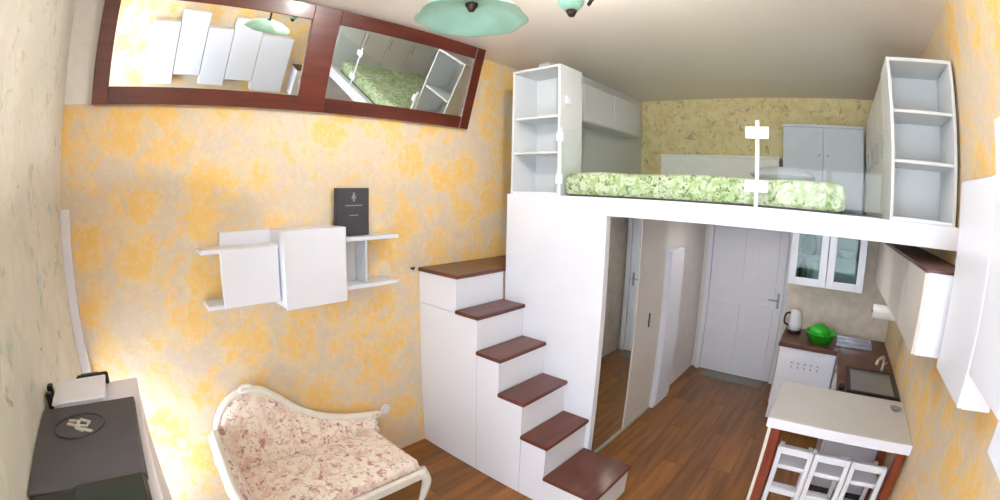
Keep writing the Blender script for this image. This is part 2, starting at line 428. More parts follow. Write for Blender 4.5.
# ------------------------------------------------------------------ tilted mirror over the left wall
mr = thing('wall_mirror', (0.02, 1.55, 2.62), 'long wall mirror with two panes in a dark red-brown wooden frame, tilted forward', 'mirror')
PZ = Vector((0.178, 0, 0.60)).normalized()           # up the slope
NZ = Vector((0.60, 0, -0.178)).normalized()          # out of the slope
O = Vector((0.012, 0, 2.622))
def slope_box(name, y0, y1, s0, s1, d0, d1, m, parent, bev=0.003):
    bm = bmesh.new(); add_box(bm, d0, d1, y0, y1, s0, s1, bev)
    for v in bm.verts:
        v.co = O + NZ * v.co.x + PZ * v.co.z + Vector((0, v.co.y, 0))
    return link(name, to_mesh(bm, name), m, parent)
MH = 0.672
y0, y1 = 0.172, 2.925
fb = 0.095
for a, b in ((y0, y0 + fb), (1.445, 1.635), (y1 - fb, y1)):
    slope_box('stile', a, b, 0, MH, 0.002, 0.032, 'mirror_wood', mr)
for a, b in ((y0 + fb, 1.445), (1.635, y1 - fb)):
    slope_box('rail', a, b, 0, fb, 0.002, 0.031, 'mirror_wood', mr)
    slope_box('rail', a, b, MH - fb, MH, 0.002, 0.031, 'mirror_wood', mr)
    slope_box('mirror_pane', a - 0.002, b + 0.002, fb - 0.002, MH - fb + 0.002, 0.006, 0.018, 'mirror', mr, bev=0)

# ------------------------------------------------------------------ cubby shelf on the left wall
sh = thing('wall_shelf', (0.1, 1.54, 1.37), 'white wall shelf of two long boards with a protruding box in the middle', 'shelf')
box('shelf_board', 0.001, 0.17, 0.81, 2.165, 1.780, 1.806, 'white', sh)
box('shelf_board', 0.001, 0.17, 0.83, 2.165, 1.466, 1.492, 'white', sh)
box('back_panel', 0.001, 0.02, 0.955, 1.30, 1.493, 1.885, 'white', sh)
box('cabinet_door', 0.171, 0.19, 0.925, 1.28, 1.47, 1.80, 'white', sh)
box('side_panel', 0.02, 0.165, 1.90, 1.918, 1.493, 1.784, 'grey_white', sh)
box('back_panel', 0.001, 0.02, 1.72, 1.90, 1.493, 1.784, 'grey_white', sh)
cb = boxes('box_carcass', [(0.001, 0.245, 1.29, 1.31, 1.43, 1.885), (0.001, 0.245, 1.695, 1.715, 1.43, 1.885), (0.001, 0.245, 1.31, 1.695, 1.43, 1.45), (0.001, 0.245, 1.31, 1.695, 1.865, 1.885)], 'white', sh)
box('box_door', 0.246, 0.266, 1.288, 1.700, 1.425, 1.888, 'white', sh)
bk = box('boxed_book', 0.03, 0.075, 1.735, 1.985, 1.806, 2.125, 'charcoal', None, bev=0.004)
tag(bk, 'charcoal boxed book standing upright on the white wall shelf', 'book')
bm = bmesh.new()
xx = 0.0765
for poly in ([(1.845, 2.055), (1.885, 2.055), (1.865, 2.10)], [(1.858, 2.035), (1.872, 2.035), (1.872, 2.055), (1.858, 2.055)], [(1.80, 2.005), (1.93, 2.005), (1.93, 2.012), (1.80, 2.012)], [(1.83, 1.94), (1.90, 1.94), (1.90, 1.946), (1.83, 1.946)]):
    lo = [bm.verts.new((xx - 0.0015, a, b)) for a, b in poly]; hi = [bm.verts.new((xx, a, b)) for a, b in poly]
    bm.faces.new(lo); bm.faces.new(hi[::-1])
    for i in range(len(poly)): bm.faces.new((lo[i], hi[i], hi[(i + 1) % len(poly)], lo[(i + 1) % len(poly)]))
link('cover_print', to_mesh(bm, 'cover_print'), 'book_print', bk)

# wall socket and a small hook
so = thing('wall_socket', (0.0, 2.096, 0.39), 'round white wall socket low on the yellow wallpaper', 'socket')
bm = bmesh.new(); add_tube(bm, [(0.0005, 2.096, 0.426), (0.012, 2.096, 0.426)], [0.042, 0.038], 20); link('plate', to_mesh(bm, 'plate'), 'white_gloss', so)
bm = bmesh.new(); add_tube(bm, [(0.0122, 2.096, 0.426), (0.016, 2.096, 0.426)], [0.022, 0.020], 16); link('insert', to_mesh(bm, 'insert'), 'white', so)
hk = tube('wall_hook', [(0.0005, 2.396, 1.52), (0.03, 2.396, 1.515), (0.04, 2.396, 1.53)], 0.008, 'black')
tag(hk, 'tiny dark hook on the yellow wall beside the top tread', 'hook')

# ------------------------------------------------------------------ chaise longue
ch = thing('chaise_longue', (0.42, 1.3, 0), 'ivory-framed chaise longue with pink floral upholstery and a curved back', 'sofa')
prof = smooth_curve([Vector((a, b, 0)) for a, b in ((0.71, 0.46), (0.735, 0.62), (0.785, 0.775), (0.86, 0.875), (0.97, 0.925), (1.09, 0.905), (1.20, 0.825), (1.33, 0.705), (1.50, 0.60), (1.70, 0.53), (1.93, 0.475))], 6)
# upholstered back: padded slab under the curve
bm = bmesh.new()
rows = []
N = 7
for p in prof:
    row = []
    for k in range(N):
        t = k / (N - 1)
        z = lerp(0.34, p.y - 0.012, t)
        bulge = 0.035 * math.sin(math.pi * min(1, t * 1.0)) ** 0.7
        row.append((bm.verts.new((0.165 + bulge - 0.05 * t, p.x, z)), bm.verts.new((0.085 - 0.03 * t, p.x, z))))
    rows.append(row)
for a, b in zip(rows, rows[1:]):
    for k in range(N - 1):
        bm.faces.new((a[k][0], b[k][0], b[k + 1][0], a[k + 1][0]))
        bm.faces.new((a[k][1], a[k + 1][1], b[k + 1][1], b[k][1]))
    bm.faces.new((a[-1][0], b[-1][0], b[-1][1], a[-1][1])); bm.faces.new((a[0][0], a[0][1], b[0][1], b[0][0]))
for row in (rows[0], rows[-1]):
    for k in range(N - 1): bm.faces.new((row[k][0], row[k + 1][0], row[k + 1][1], row[k][1]))
link('backrest', to_mesh(bm, 'backrest'), 'sofa_fabric', ch, smooth=True)
bf = tube('back_frame', [(0.10, p.x, p.y) for p in prof], 0.026, 'ivory', ch, seg=10)
# small scroll carving at the end and crest of the back frame
for cy, cz in ((1.935, 0.468), (0.99, 0.935)):
    bm = bmesh.new()
    pts = [(0.115, cy + 0.05 * math.cos(t) * (1 - t / 9), cz + 0.03 * math.sin(t) * (1 - t / 9)) for t in [k * 0.5 for k in range(13)]]
    add_tube(bm, pts, [0.013] * len(pts), 8)
    link('carving', to_mesh(bm, 'carving'), 'ivory', bf, smooth=True)
# seat
bm = bmesh.new(); add_box(bm, 0.17, 0.735, 0.76, 1.87, 0.335, 0.425, 0.035, 3)
bmesh.ops.subdivide_edges(bm, edges=[e for e in bm.edges if e.calc_length() > 0.3], cuts=8, use_grid_fill=True)
for v in bm.verts:
    if v.co.z > 0.40: v.co.z += 0.02 * math.sin(math.pi * (v.co.x - 0.17) / 0.565) * math.sin(math.pi * (v.co.y - 0.76) / 1.11)
link('seat', to_mesh(bm, 'seat'), 'sofa_fabric', ch, smooth=True)
boxes('seat_rail', [(0.715, 0.755, 0.74, 1.90, 0.27, 0.345), (0.10, 0.715, 1.865, 1.90, 0.27, 0.345), (0.08, 0.12, 0.74, 1.90, 0.27, 0.345), (0.12, 0.715, 0.72, 0.76, 0.27, 0.345)], 'ivory', ch, bev=0.012)
# head-end arm: padded panel with ivory rolled frame
arm = smooth_curve([Vector((0.10, 0.74, 0.66)), Vector((0.22, 0.725, 0.74)), Vector((0.36, 0.71, 0.73)), Vector((0.50, 0.70, 0.66)), Vector((0.62, 0.695, 0.60)), Vector((0.72, 0.70, 0.575)), Vector((0.765, 0.705, 0.53)), Vector((0.745, 0.71, 0.46)), Vector((0.735, 0.72, 0.34))], 6)
tube('arm_frame', arm, 0.028, 'ivory', ch)
bm = bmesh.new()
rr = []
for i in range(20):
    x = lerp(0.11, 0.725, i / 19)
    zt_ = max(p.z for p in arm if abs(p.x - x) < 0.035)
    rr.append([bm.verts.new((x, 0.70, 0.33)), bm.verts.new((x, 0.685, zt_ - 0.01)), bm.verts.new((x, 0.745, zt_ - 0.01)), bm.verts.new((x, 0.80, (zt_ + 0.38) / 2)), bm.verts.new((x, 0.79, 0.33))])
for a, b in zip(rr, rr[1:]):
    for k in range(5): bm.faces.new((a[k], b[k], b[(k + 1) % 5], a[(k + 1) % 5]))
bm.faces.new(rr[0]); bm.faces.new(rr[-1][::-1])
link('arm_pad', to_mesh(bm, 'arm_pad'), 'sofa_fabric', ch, smooth=True)
for lx, ly, sx, sy in ((0.73, 1.87, 1, 1), (0.73, 0.76, 1, -1), (0.12, 1.87, -0.3, 1), (0.12, 0.76, -0.3, -1)):
    pts = smooth_curve([Vector((lx, ly, 0.34)), Vector((lx + 0.025 * sx, ly + 0.025 * sy, 0.26)), Vector((lx + 0.005 * sx, ly + 0.005 * sy, 0.13)), Vector((lx - 0.01 * sx, ly - 0.01 * sy, 0.05)), Vector((lx + 0.012 * sx, ly + 0.012 * sy, 0.0))], 5)
    n = len(pts)
    tube('leg', pts, [lerp(0.042, 0.016, min(1, i / (n - 1) * 1.35)) + (0.008 if i > n - 4 else 0) for i in range(n)], 'ivory', ch)

# ------------------------------------------------------------------ tall cabinet by the window wall and what lies on it
tc = thing('tall_cabinet', (1.42, 0.18, 0), 'tall light grey cabinet against the pale wallpaper, with things lying on top', 'cabinet')
boxes('body', [(1.005, 1.90, 0.003, 0.34, 0.0, 1.455)], 'light_grey', tc, bev=0.004)
box('top_board', 0.995, 1.92, 0.003, 0.36, 1.455, 1.475, 'light_grey', tc)
for a, b in ((1.01, 1.445), (1.45, 1.89)):
    dd = box('door', a, b, 0.34, 0.358, 0.06, 1.445, 'light_grey', tc)
    box('knob', (b - 0.05 if a < 1.2 else a + 0.03), (b - 0.03 if a < 1.2 else a + 0.05), 0.358, 0.375, 0.8, 0.82, 'steel', dd)
cs = thing('carry_case', (1.42, 0.17, 1.50), 'dark grey case with a silver emblem lying on the tall cabinet', 'case')
prism('case_body', [(1.225, 0.006), (1.70, 0.006), (1.70, 0.338), (1.235, 0.342)], 'z', 1.501, 1.53, 'dark_grey', cs, bev=0.006)
bm = bmesh.new()
add_tube(bm, [(1.385 + 0.075 * math.cos(t), 0.150 + 0.085 * math.sin(t), 1.5315) for t in [k / 24 * math.tau for k in range(25)]], 0.004, 6)
link('emblem_ring', to_mesh(bm, 'emblem_ring'), 'charcoal', cs)
bm = bmesh.new()
for pts in ([(1.345, 0.115), (1.36, 0.15), (1.40, 0.14), (1.425, 0.165)], [(1.35, 0.155), (1.375, 0.185), (1.40, 0.175), (1.385, 0.145)], [(1.405, 0.145), (1.43, 0.185), (1.44, 0.195)], [(1.365, 0.11), (1.385, 0.14), (1.40, 0.155)]):
    add_tube(bm, [(a, b, 1.532) for a, b in pts], 0.0055, 6)
link('emblem', to_mesh(bm, 'emblem'), 'emblem', cs)
dg = thing('dark_bag', (1.76, 0.17, 1.50), 'black and dark green folded bag on the tall cabinet behind the case', 'bag')
bm = bmesh.new(); add_box(bm, 1.71, 1.905, 0.02, 0.335, 1.501, 1.532, 0.012, 3); link('bag_body', to_mesh(bm, 'bag_body'), 'black', dg, smooth=True)
bm = bmesh.new(); add_box(bm, 1.712, 1.89, 0.15, 0.33, 1.529, 1.542, 0.005, 2); link('flap', to_mesh(bm, 'flap'), 'dark_green', dg, smooth=True)
wb = thing('white_box', (1.08, 0.15, 1.5), 'flat white box lying on the far end of the tall cabinet', 'box')
box('box_body', 1.03, 1.215, 0.045, 0.235, 1.501, 1.53, 'white', wb, bev=0.004)
box('lid', 1.025, 1.22, 0.04, 0.24, 1.53, 1.542, 'white', wb, bev=0.004)
rm = thing('remote_control', (0.97, 0.2, 1.5), 'small black remote control lying beside the white box', 'remote')
box('case', 0.998, 1.022, 0.12, 0.25, 1.501, 1.545, 'black', rm, bev=0.006)
box('keypad', 1.002, 1.018, 0.14, 0.21, 1.545, 1.548, 'charcoal', rm, bev=0.001)
cl2 = tag(boxes('binder_clip', [(1.08, 1.11, 0.012, 0.034, 1.501, 1.56), (1.14, 1.165, 0.012, 0.034, 1.501, 1.555), (1.08, 1.165, 0.016, 0.03, 1.501, 1.51)], 'black'), 'black clip standing between the white box and the wallpaper', 'clip')

for o in (cs, dg, wb, rm, cl2): o.location.z -= 0.025

# ------------------------------------------------------------------ ceiling lamp
lp = thing('ceiling_lamp', (1.62, 1.70, 2.75), 'green glass pendant lamp with a wide dish shade and dark bronze fittings', 'lamp')
LX, LY, BX, BY = 1.50, 1.55, 1.76, 1.85
MX, MY = (LX + BX) / 2, (LY + BY) / 2
lathe('ceiling_plate', MX, MY, [(0.0, ZC - 0.035), (0.05, ZC - 0.034), (0.075, ZC - 0.015), (0.08, ZC - 0.001), (0, ZC - 0.001)], 'bronze', lp)
tube('stem', [(MX, MY, ZC - 0.03), (MX, MY, 3.0)], 0.012, 'bronze', lp)
tube('arm', smooth_curve([(MX, MY, 3.01), (lerp(MX, LX, .5), lerp(MY, LY, .5), 3.05), (LX, LY, 2.99), (LX, LY, 2.86)], 6), 0.010, 'bronze', lp)
tube('arm', smooth_curve([(MX, MY, 3.01), (lerp(MX, BX, .5), lerp(MY, BY, .5), 3.05), (BX + 0.07, BY + 0.07, 3.03), (BX + 0.085, BY + 0.085, 2.98), (BX + 0.05, BY + 0.05, 2.89)], 6), 0.008, 'bronze', lp)
s1 = lathe('dish_shade', LX, LY, [(0.018, 2.862), (0.06, 2.858), (0.13, 2.838), (0.19, 2.808), (0.212, 2.79), (0.216, 2.786), (0.208, 2.785), (0.185, 2.798), (0.13, 2.826), (0.06, 2.847), (0.018, 2.850), (0.018, 2.862)], 'lamp_glass', lp, seg=48, wob=0.03, lobes=8)
lathe('finial', LX, LY, [(0.0, 2.815), (0.012, 2.818), (0.017, 2.83), (0.024, 2.84), (0.026, 2.866), (0.0, 2.872)], 'bronze', s1)
s2 = lathe('bell_shade', BX, BY, [(0.0, 2.855), (0.03, 2.86), (0.05, 2.885), (0.058, 2.92), (0.078, 2.955), (0.083, 2.96), (0.075, 2.96), (0.05, 2.92), (0.0, 2.91)], 'lamp_glass', lp, seg=32)
lathe('finial', BX, BY, [(0.0, 2.828), (0.012, 2.83), (0.018, 2.843), (0.024, 2.854), (0.0, 2.856)], 'bronze', s2)

lathe('added_bulb', BX, BY, [(0.0, 2.912), (0.014, 2.914), (0.022, 2.945), (0.024, 2.962), (0.014, 2.982), (0.0, 2.988)], 'added_lamp_glow', lp)  # glowing bulb added to the pendant as fill
bl = bpy.data.lights.new('added_pendant_fill', 'POINT'); bl.energy = 50; bl.color = (1.0, 0.97, 0.95); bl.shadow_soft_size = 0.03  # added fill light for the pale wall and ceiling
bo = bpy.data.objects.new('added_pendant_fill', bl); COL.objects.link(bo); bo.parent = lp; bo.location = Vector((BX, BY, 3.01)) - WL[lp.name]

# unseen spots added under the loft to brighten hall and kitchen
def added_fill_spot(x, y, power, label):
    o = thing('added_fill_spot', (x, y, ZU - 0.03), label, 'light', 'added fill spots under the loft')
    lathe('housing', x, y, [(0.0, ZU - 0.001), (0.06, ZU - 0.001), (0.06, ZU - 0.022), (0.052, ZU - 0.024), (0.05, ZU - 0.012), (0.0, ZU - 0.012)], 'white_gloss', o)
    lathe('diffuser', x, y, [(0.0, ZU - 0.0125), (0.048, ZU - 0.0125), (0.048, ZU - 0.018), (0.0, ZU - 0.018)], 'added_lamp_glow', o)
    l = bpy.data.lights.new('added_spot_light', 'AREA'); l.shape = 'DISK'; l.size = 0.09; l.energy = power; l.color = (1.0, 0.95, 0.88)
    q = bpy.data.objects.new('added_spot_light', l); COL.objects.link(q); q.parent = o; q.location = (0, 0, 0.005)
added_fill_spot(1.75, 4.75, 2.6, 'unseen round fill spot added under the loft in the hall')
added_fill_spot(2.72, 4.05, 2.6, 'unseen round fill spot added under the loft in the kitchen')

# ------------------------------------------------------------------ loft furniture
# bed
bd = thing('loft_mattress', (1.86, 4.0, ZL), 'low mattress with a green and white leafy cover on the loft', 'mattress')
bm = bmesh.new(); add_box(bm, 0.91, 2.80, 3.04, 4.96, ZL, ZL + 0.165, 0.05, 3)
bmesh.ops.subdivide_edges(bm, edges=[e for e in bm.edges if e.calc_length() > 0.5], cuts=14, use_grid_fill=True)
for v in bm.verts:
    if v.co.z > ZL + 0.1:
        v.co.z += 0.018 * math.sin(v.co.x * 9 + 1.3 * math.sin(v.co.y * 5)) * math.sin(v.co.y * 6)
link('cover', to_mesh(bm, 'cover'), 'bed_fabric', bd, smooth=True)
boxes('base_slab', [(0.95, 2.78, 3.06, 4.94, ZL - 0.003, ZL + 0.02)], 'charcoal', bd)
# long white box behind the bed and pale cupboard in place of a window reflection
lb = thing('long_chest', (1.5, 5.2, ZL), 'long low white chest along the loft end wall behind the mattress', 'chest')
box('chest_body', 0.86, 2.16, 5.02, 5.46, ZL, 2.55, 'white_soft', lb)
box('chest_lid', 0.85, 2.17, 5.01, 5.47, 2.55, 2.575, 'white_soft', lb)
def pillow(name, x0, x1, y0, y1, z0, z1, m, label, group):
    bm = bmesh.new(); add_box(bm, -1, 1, -1, 1, -1, 1)
    bmesh.ops.subdivide_edges(bm, edges=list(bm.edges), cuts=7, use_grid_fill=True)
    for v in bm.verts:
        x, y, z = v.co
        f = (1 - 0.75 * x ** 4) * (1 - 0.75 * y ** 4)
        v.co = Vector((lerp(x0, x1, (x * (1 - 0.06 * abs(z)) + 1) / 2), lerp(y0, y1, (y * (1 - 0.06 * abs(z)) + 1) / 2), lerp(z0, z1, (z * f + 1) / 2)))
    o = link(name, to_mesh(bm, name), m, None, smooth=True)
    return tag(o, label, 'pillow', group)
cab = thing('reflection_cupboard', (2.6, 5.3, ZL), 'pale blue-grey cupboard standing for a window reflection in the railing glass, beside the white chest', 'cupboard')  # window reflection in the railing glass, built as a solid cupboard
box('cupboard_body', 2.20, 3.04, 5.02, 5.46, ZL, 2.88, 'pillow_blue', cab)
box('cupboard_top', 2.19, 3.045, 5.0, 5.47, 2.88, 2.905, 'pillow_blue', cab)
for a, b in ((2.21, 2.615), (2.625, 3.03)):
    dd = box('door', a, b, 5.0, 5.018, ZL + 0.02, 2.87, 'pillow_blue', cab)
    box('knob', (b - 0.05 if a < 2.5 else a + 0.03), (b - 0.03 if a < 2.5 else a + 0.05), 4.985, 5.0, 2.6, 2.62, 'steel', dd)
pillow('bed_pillow', 1.95, 2.55, 4.45, 4.9, 2.285, 2.45, 'pillow_blue', 'pale blue-grey pillow at the head of the green leafy mattress', None)

def bookcase(name, x0, x1, y0, y1, z0, z1, shelves, label, back='grey_white'):
    t = 0.02
    o = thing(name, ((x0 + x1) / 2, (y0 + y1) / 2, z0), label, 'bookcase')
    box('side_panel', x0, x0 + t, y0, y1, z0, z1, 'grey_white', o, bev=0.002)
    box('side_panel', x1 - t, x1, y0, y1, z0, z1, 'grey_white', o, bev=0.002)
    box('top_panel', x0 + t, x1 - t, y0, y1, z1 - t, z1, 'grey_white', o, bev=0.002)
    box('bottom_panel', x0 + t, x1 - t, y0, y1, z0, z0 + t, 'white', o, bev=0.002)
    box('back_panel', x0 + t, x1 - t, y1 - 0.012, y1, z0 + t, z1 - t, back, o, bev=0)
    for z in shelves: box('shelf', x0 + t, x1 - t, y0 + 0.01, y1 - 0.013, z - 0.009, z + 0.009, 'grey_white', o, bev=0.002)
    return o
bookcase('open_bookcase', 3.055, XW - 0.025, 3.0, 3.36, ZL, 2.955, (2.40, 2.665), 'open white bookcase at the loft edge beside the yellow wallpaper and white wall cabinets')
bookcase('open_bookcase', 0.452, 0.90, 3.005, 3.30, ZL, 3.05, (2.40, 2.665), 'open pale bookcase at the loft edge above the stairs')
kb = box('light_switch', 0.9005, 0.912, 3.07, 3.13, 2.76, 2.82, 'white_gloss', None)
tag(kb, 'small square white switch on the side of the bookcase above the stairs', 'switch')
wd = thing('loft_wardrobe', (3.27, 4.2, ZL), 'row of tall beige wardrobe doors along the loft wall behind the open bookcase', 'wardrobe')
box('wardrobe_body', 3.075, XW - 0.005, 3.37, 4.98, ZL, 2.95, 'beige_panel', wd)
for k in range(4):
    a = 3.375 + k * 0.4
    dd = box('door', 3.055, 3.073, a + 0.004, a + 0.396, ZL + 0.02, 2.94, 'beige_panel', wd)
    box('handle', 3.04, 3.055, a + 0.04, a + 0.055, 2.45, 2.6, 'steel', dd)
sb = thing('loft_side_shelf', (0.55, 4.4, ZL), 'pale wall cupboard hung high on the inner loft partition', 'cupboard')
box('cupboard_body', 0.402, 0.62, 3.75, 4.9, 2.75, 3.1, 'grey_white', sb)
for k in range(2): box('door', 0.62, 0.636, 3.755 + k * 0.575, 4.32 + k * 0.575, 2.755, 3.095, 'grey_white', sb)

# glass railing
rl = thing('glass_railing', (1.6, 2.99, ZL), 'low clear glass railing with slim white posts and square clamps along the loft edge', 'railing')
for px, ztop in ((0.915, 2.57), (2.275, 2.575)):
    po = box('post', px - 0.012, px + 0.012, 2.98, 2.999, ZL, ztop, 'white_gloss', rl, bev=0.003)
    for zc in ((2.503, 2.205)):
        box('clamp', px - (0.02 if px < 1 else 0.07), px + (0.035 if px < 1 else 0.07), 2.968, 2.982, zc - 0.034, zc + 0.034, 'white_gloss', po, bev=0.004)
box('glass_pane', 0.935, 2.255, 2.983, 2.991, ZL + 0.03, 2.555, 'rail_glass', rl, bev=0)
box('glass_pane', 2.295, 3.04, 2.983, 2.991, ZL + 0.03, 2.555, 'rail_glass', rl, bev=0)

# ------------------------------------------------------------------ hall: mirrored wardrobe, narrow cupboard, mat
hw = thing('sliding_wardrobe', (1.2, 3.7, 0), 'hall wardrobe with one mirrored and one beige sliding door under the loft', 'wardrobe')
box('wardrobe_frame', XH - 0.028, XH - 0.012, 3.04, 4.34, 0.0, ZU - 0.003, 'beige_panel', hw, bev=0)
box('mirror_door', XH - 0.011, XH + 0.004, 3.06, 3.76, 0.03, ZU - 0.03, 'mirror', hw, bev=0)
box('mirror_edge', XH - 0.011, XH + 0.012, 3.037, 3.06, 0.03, ZU - 0.03, 'charcoal', hw, bev=0.002)
bdr = box('beige_door', XH - 0.011, XH + 0.012, 3.762, 4.335, 0.03, ZU - 0.03, 'beige_panel', hw, bev=0.002)
box('handle', XH + 0.012, XH + 0.020, 4.04, 4.06, 0.95, 1.08, 'bronze', bdr, bev=0.002)
boxes('floor_track', [(XH - 0.011, XH + 0.018, 3.04, 4.34, 0.001, 0.027)], 'silver', hw)
nc = thing('narrow_cupboard', (1.25, 4.56, 0), 'narrow white cupboard standing between the hall wardrobe and entrance door', 'cupboard')
box('body', XH - 0.02, XH + 0.045, 4.37, 4.76, 0.0, 1.62, 'white', nc)
box('door', XH + 0.046, XH + 0.062, 4.375, 4.755, 0.04, 1.61, 'white_gloss', nc)
dm = thing('doormat', (1.8, 5.65, 0), 'small grey doormat in front of the entrance door', 'mat')
box('pile', 1.40, 2.16, 5.54, 5.74, 0.0005, 0.014, 'mat_grey', dm, bev=0.003)
boxes('border', [(1.38, 2.18, 5.52, 5.54, 0.0005, 0.010), (1.38, 2.18, 5.74, 5.76, 0.0005, 0.010), (1.38, 1.40, 5.54, 5.74, 0.0005, 0.010), (2.16, 2.18, 5.54, 5.74, 0.0005, 0.010)], 'mat_grey', dm)

# ------------------------------------------------------------------ kitchen
ku = thing('kitchen_base_unit', (2.65, 4.9, 0), 'white base unit with a perforated front below the brown worktop at the kitchen end', 'cabinet')
box('body', 2.385, 2.955, 4.64, YK - 0.002, 0.09, 0.838, 'white', ku)
box('plinth', 2.40, 2.955, 4.68, YK - 0.002, 0.0, 0.09, 'charcoal', ku)
dr = box('door', 2.388, 2.952, 4.618, 4.64, 0.10, 0.834, 'white_gloss', ku)
for zz in (0.66, 0.70):
    for k in range(5):
        bm = bmesh.new()
        add_tube(bm, [(2.53 + k * 0.065, 4.6185, zz), (2.53 + k * 0.065, 4.613, zz)], 0.010, 8)
        link('vent_hole', to_mesh(bm, 'vent_hole'), 'steel', dr)
kr = thing('sink_base_unit', (3.2, 4.1, 0), 'white base unit under the sink along the wallpapered kitchen wall', 'cabinet')
box('body', 2.985, XW - 0.002, 3.64, YK - 0.002, 0.09, 0.838, 'white', kr)
box('plinth', 3.02, XW - 0.002, 3.64, YK - 0.002, 0.0, 0.09, 'charcoal', kr)
for k in range(2):
    dd = box('door', 2.962, 2.984, 3.645 + k * 0.485, 4.125 + k * 0.485, 0.10, 0.834, 'white_gloss', kr)
    box('handle', 2.945, 2.962, 3.85 + k * 0.485, 3.93 + k * 0.485, 0.77, 0.785, 'steel', dd)
wt = thing('worktop', (2.95, 4.6, 0.84), 'dark brown L-shaped kitchen worktop', 'worktop')
box('worktop_board', 2.37, 2.955, 4.60, YK - 0.002, 0.8385, 0.88, 'brown_top', wt)
box('worktop_board', 2.955, XW - 0.002, 3.63, YK - 0.002, 0.8385, 0.88, 'brown_top', wt)
sk = thing('kitchen_sink', (3.24, 3.9, 0.88), 'steel sink with a black rim set in the brown worktop', 'sink')
X0, X1, Y0, Y1 = 3.035, 3.455, 3.66, 4.20
boxes('rim', [(X0, X1, Y0, Y0 + 0.03, 0.8805, 0.897), (X0, X1, Y1 - 0.03, Y1, 0.8805, 0.897), (X0, X0 + 0.03, Y0 + 0.03, Y1 - 0.03, 0.8805, 0.897), (X1 - 0.03, X1, Y0 + 0.03, Y1 - 0.03, 0.8805, 0.897)], 'black', sk)
prism('basin', [(X0 + 0.03, Y0 + 0.03), (X1 - 0.03, Y0 + 0.03), (X1 - 0.03, Y1 - 0.03), (X0 + 0.03, Y1 - 0.03)], 'z', 0.8805, 0.887, 'steel', sk)
lathe('drain', (X0 + X1) / 2, (Y0 + Y1) / 2, [(0.0, 0.888), (0.03, 0.888), (0.032, 0.8905), (0.02, 0.8905), (0.0, 0.889)], 'steel', sk)
tp = tube('tap', smooth_curve([(3.36, 4.26, 0.881), (3.36, 4.26, 0.97), (3.34, 4.22, 1.01), (3.29, 4.14, 1.0), (3.28, 4.12, 0.97)], 6), 0.013, 'silver')
tag(tp, 'curved metal tap rising behind the black-rimmed sink', 'tap')
tube('tap_lever', [(3.36, 4.26, 0.93), (3.40, 4.29, 0.95)], 0.008, 'silver', tp)
# things on the worktop
kt = thing('kettle', (2.47, 5.02, 0.88), 'pale kettle with a dark base on the end of the brown worktop', 'kettle')
lathe('base', 2.47, 5.02, [(0.0, 0.8805), (0.075, 0.8805), (0.078, 0.91), (0.0, 0.911)], 'black', kt)
lathe('jug', 2.47, 5.02, [(0.0, 0.911), (0.075, 0.912), (0.078, 0.96), (0.066, 1.06), (0.055, 1.10), (0.02, 1.112), (0.0, 1.113)], 'grey_white', kt)
tube('handle', smooth_curve([(2.41, 4.99, 1.08), (2.365, 4.975, 1.06), (2.36, 4.97, 0.98), (2.405, 4.985, 0.95)], 6), 0.011, 'black', kt)
gb = thing('dish_rack', (2.76, 4.83, 0.88), 'bright green plastic dish basin on the brown worktop', 'basin')
bm = bmesh.new()
prof2 = [(0.0, 0.8805), (0.11, 0.8805), (0.155, 0.97), (0.165, 0.975), (0.165, 0.982), (0.15, 0.98), (0.105, 0.89), (0.0, 0.89)]
o = lathe('basin', 2.76, 4.83, prof2, 'green_plastic', gb, seg=28)
lathe('upturned_bowl', 2.74, 4.85, [(0.0, 1.045), (0.04, 1.043), (0.08, 1.02), (0.11, 0.975), (0.113, 0.96), (0.0, 0.955)], 'green_plastic', gb, seg=24)
tr = thing('drying_tray', (3.1, 4.92, 0.88), 'low silver drying tray beside the green basin', 'tray')
boxes('tray', [(2.93, 3.30, 4.78, 5.05, 0.8805, 0.888), (2.93, 3.30, 4.78, 4.79, 0.888, 0.92), (2.93, 3.30, 5.04, 5.05, 0.888, 0.92), (2.93, 2.94, 4.79, 5.04, 0.888, 0.92), (3.29, 3.30, 4.79, 5.04, 0.888, 0.92)], 'steel', tr)
bj = thing('small_jar', (2.99, 3.70, 0.88), 'small black jar on the corner of the worktop by the sink', 'jar')
lathe('jar', 2.99, 3.70, [(0.0, 0.8805), (0.022, 0.8805), (0.024, 0.91), (0.018, 0.918), (0.0, 0.919)], 'black', bj)
lathe('lid', 2.99, 3.70, [(0.0, 0.919), (0.019, 0.919), (0.019, 0.928), (0.0, 0.929)], 'charcoal', bj)

# wall cupboards
gc = thing('glass_wall_cupboard', (2.73, 5.05, 1.38), 'white wall cupboard with two glazed doors above the brown worktop', 'cupboard')
boxes('body', [(2.34, 2.36, 4.93, YK - 0.002, 1.37, 1.955), (3.09, 3.11, 4.93, YK - 0.002, 1.37, 1.955), (2.36, 3.09, 4.93, YK - 0.002, 1.37, 1.39), (2.36, 3.09, 4.93, YK - 0.002, 1.935, 1.955), (2.36, 3.09, YK - 0.02, YK - 0.002, 1.39, 1.935)], 'white', gc)
box('shelf', 2.36, 3.09, 4.94, YK - 0.02, 1.65, 1.665, 'white', gc)
for a, b in ((2.34, 2.722), (2.728, 3.11)):
    f = 0.075
    dd = boxes('door', [(a, a + f, 4.908, 4.929, 1.372, 1.953), (b - f, b, 4.908, 4.929, 1.372, 1.953), (a + f, b - f, 4.908, 4.929, 1.372, 1.372 + f), (a + f, b - f, 4.908, 4.929, 1.953 - f, 1.953)], 'white_gloss', gc)
    box('pane', a + f, b - f, 4.916, 4.92, 1.372 + f, 1.953 - f, 'cupboard_glass', dd, bev=0)
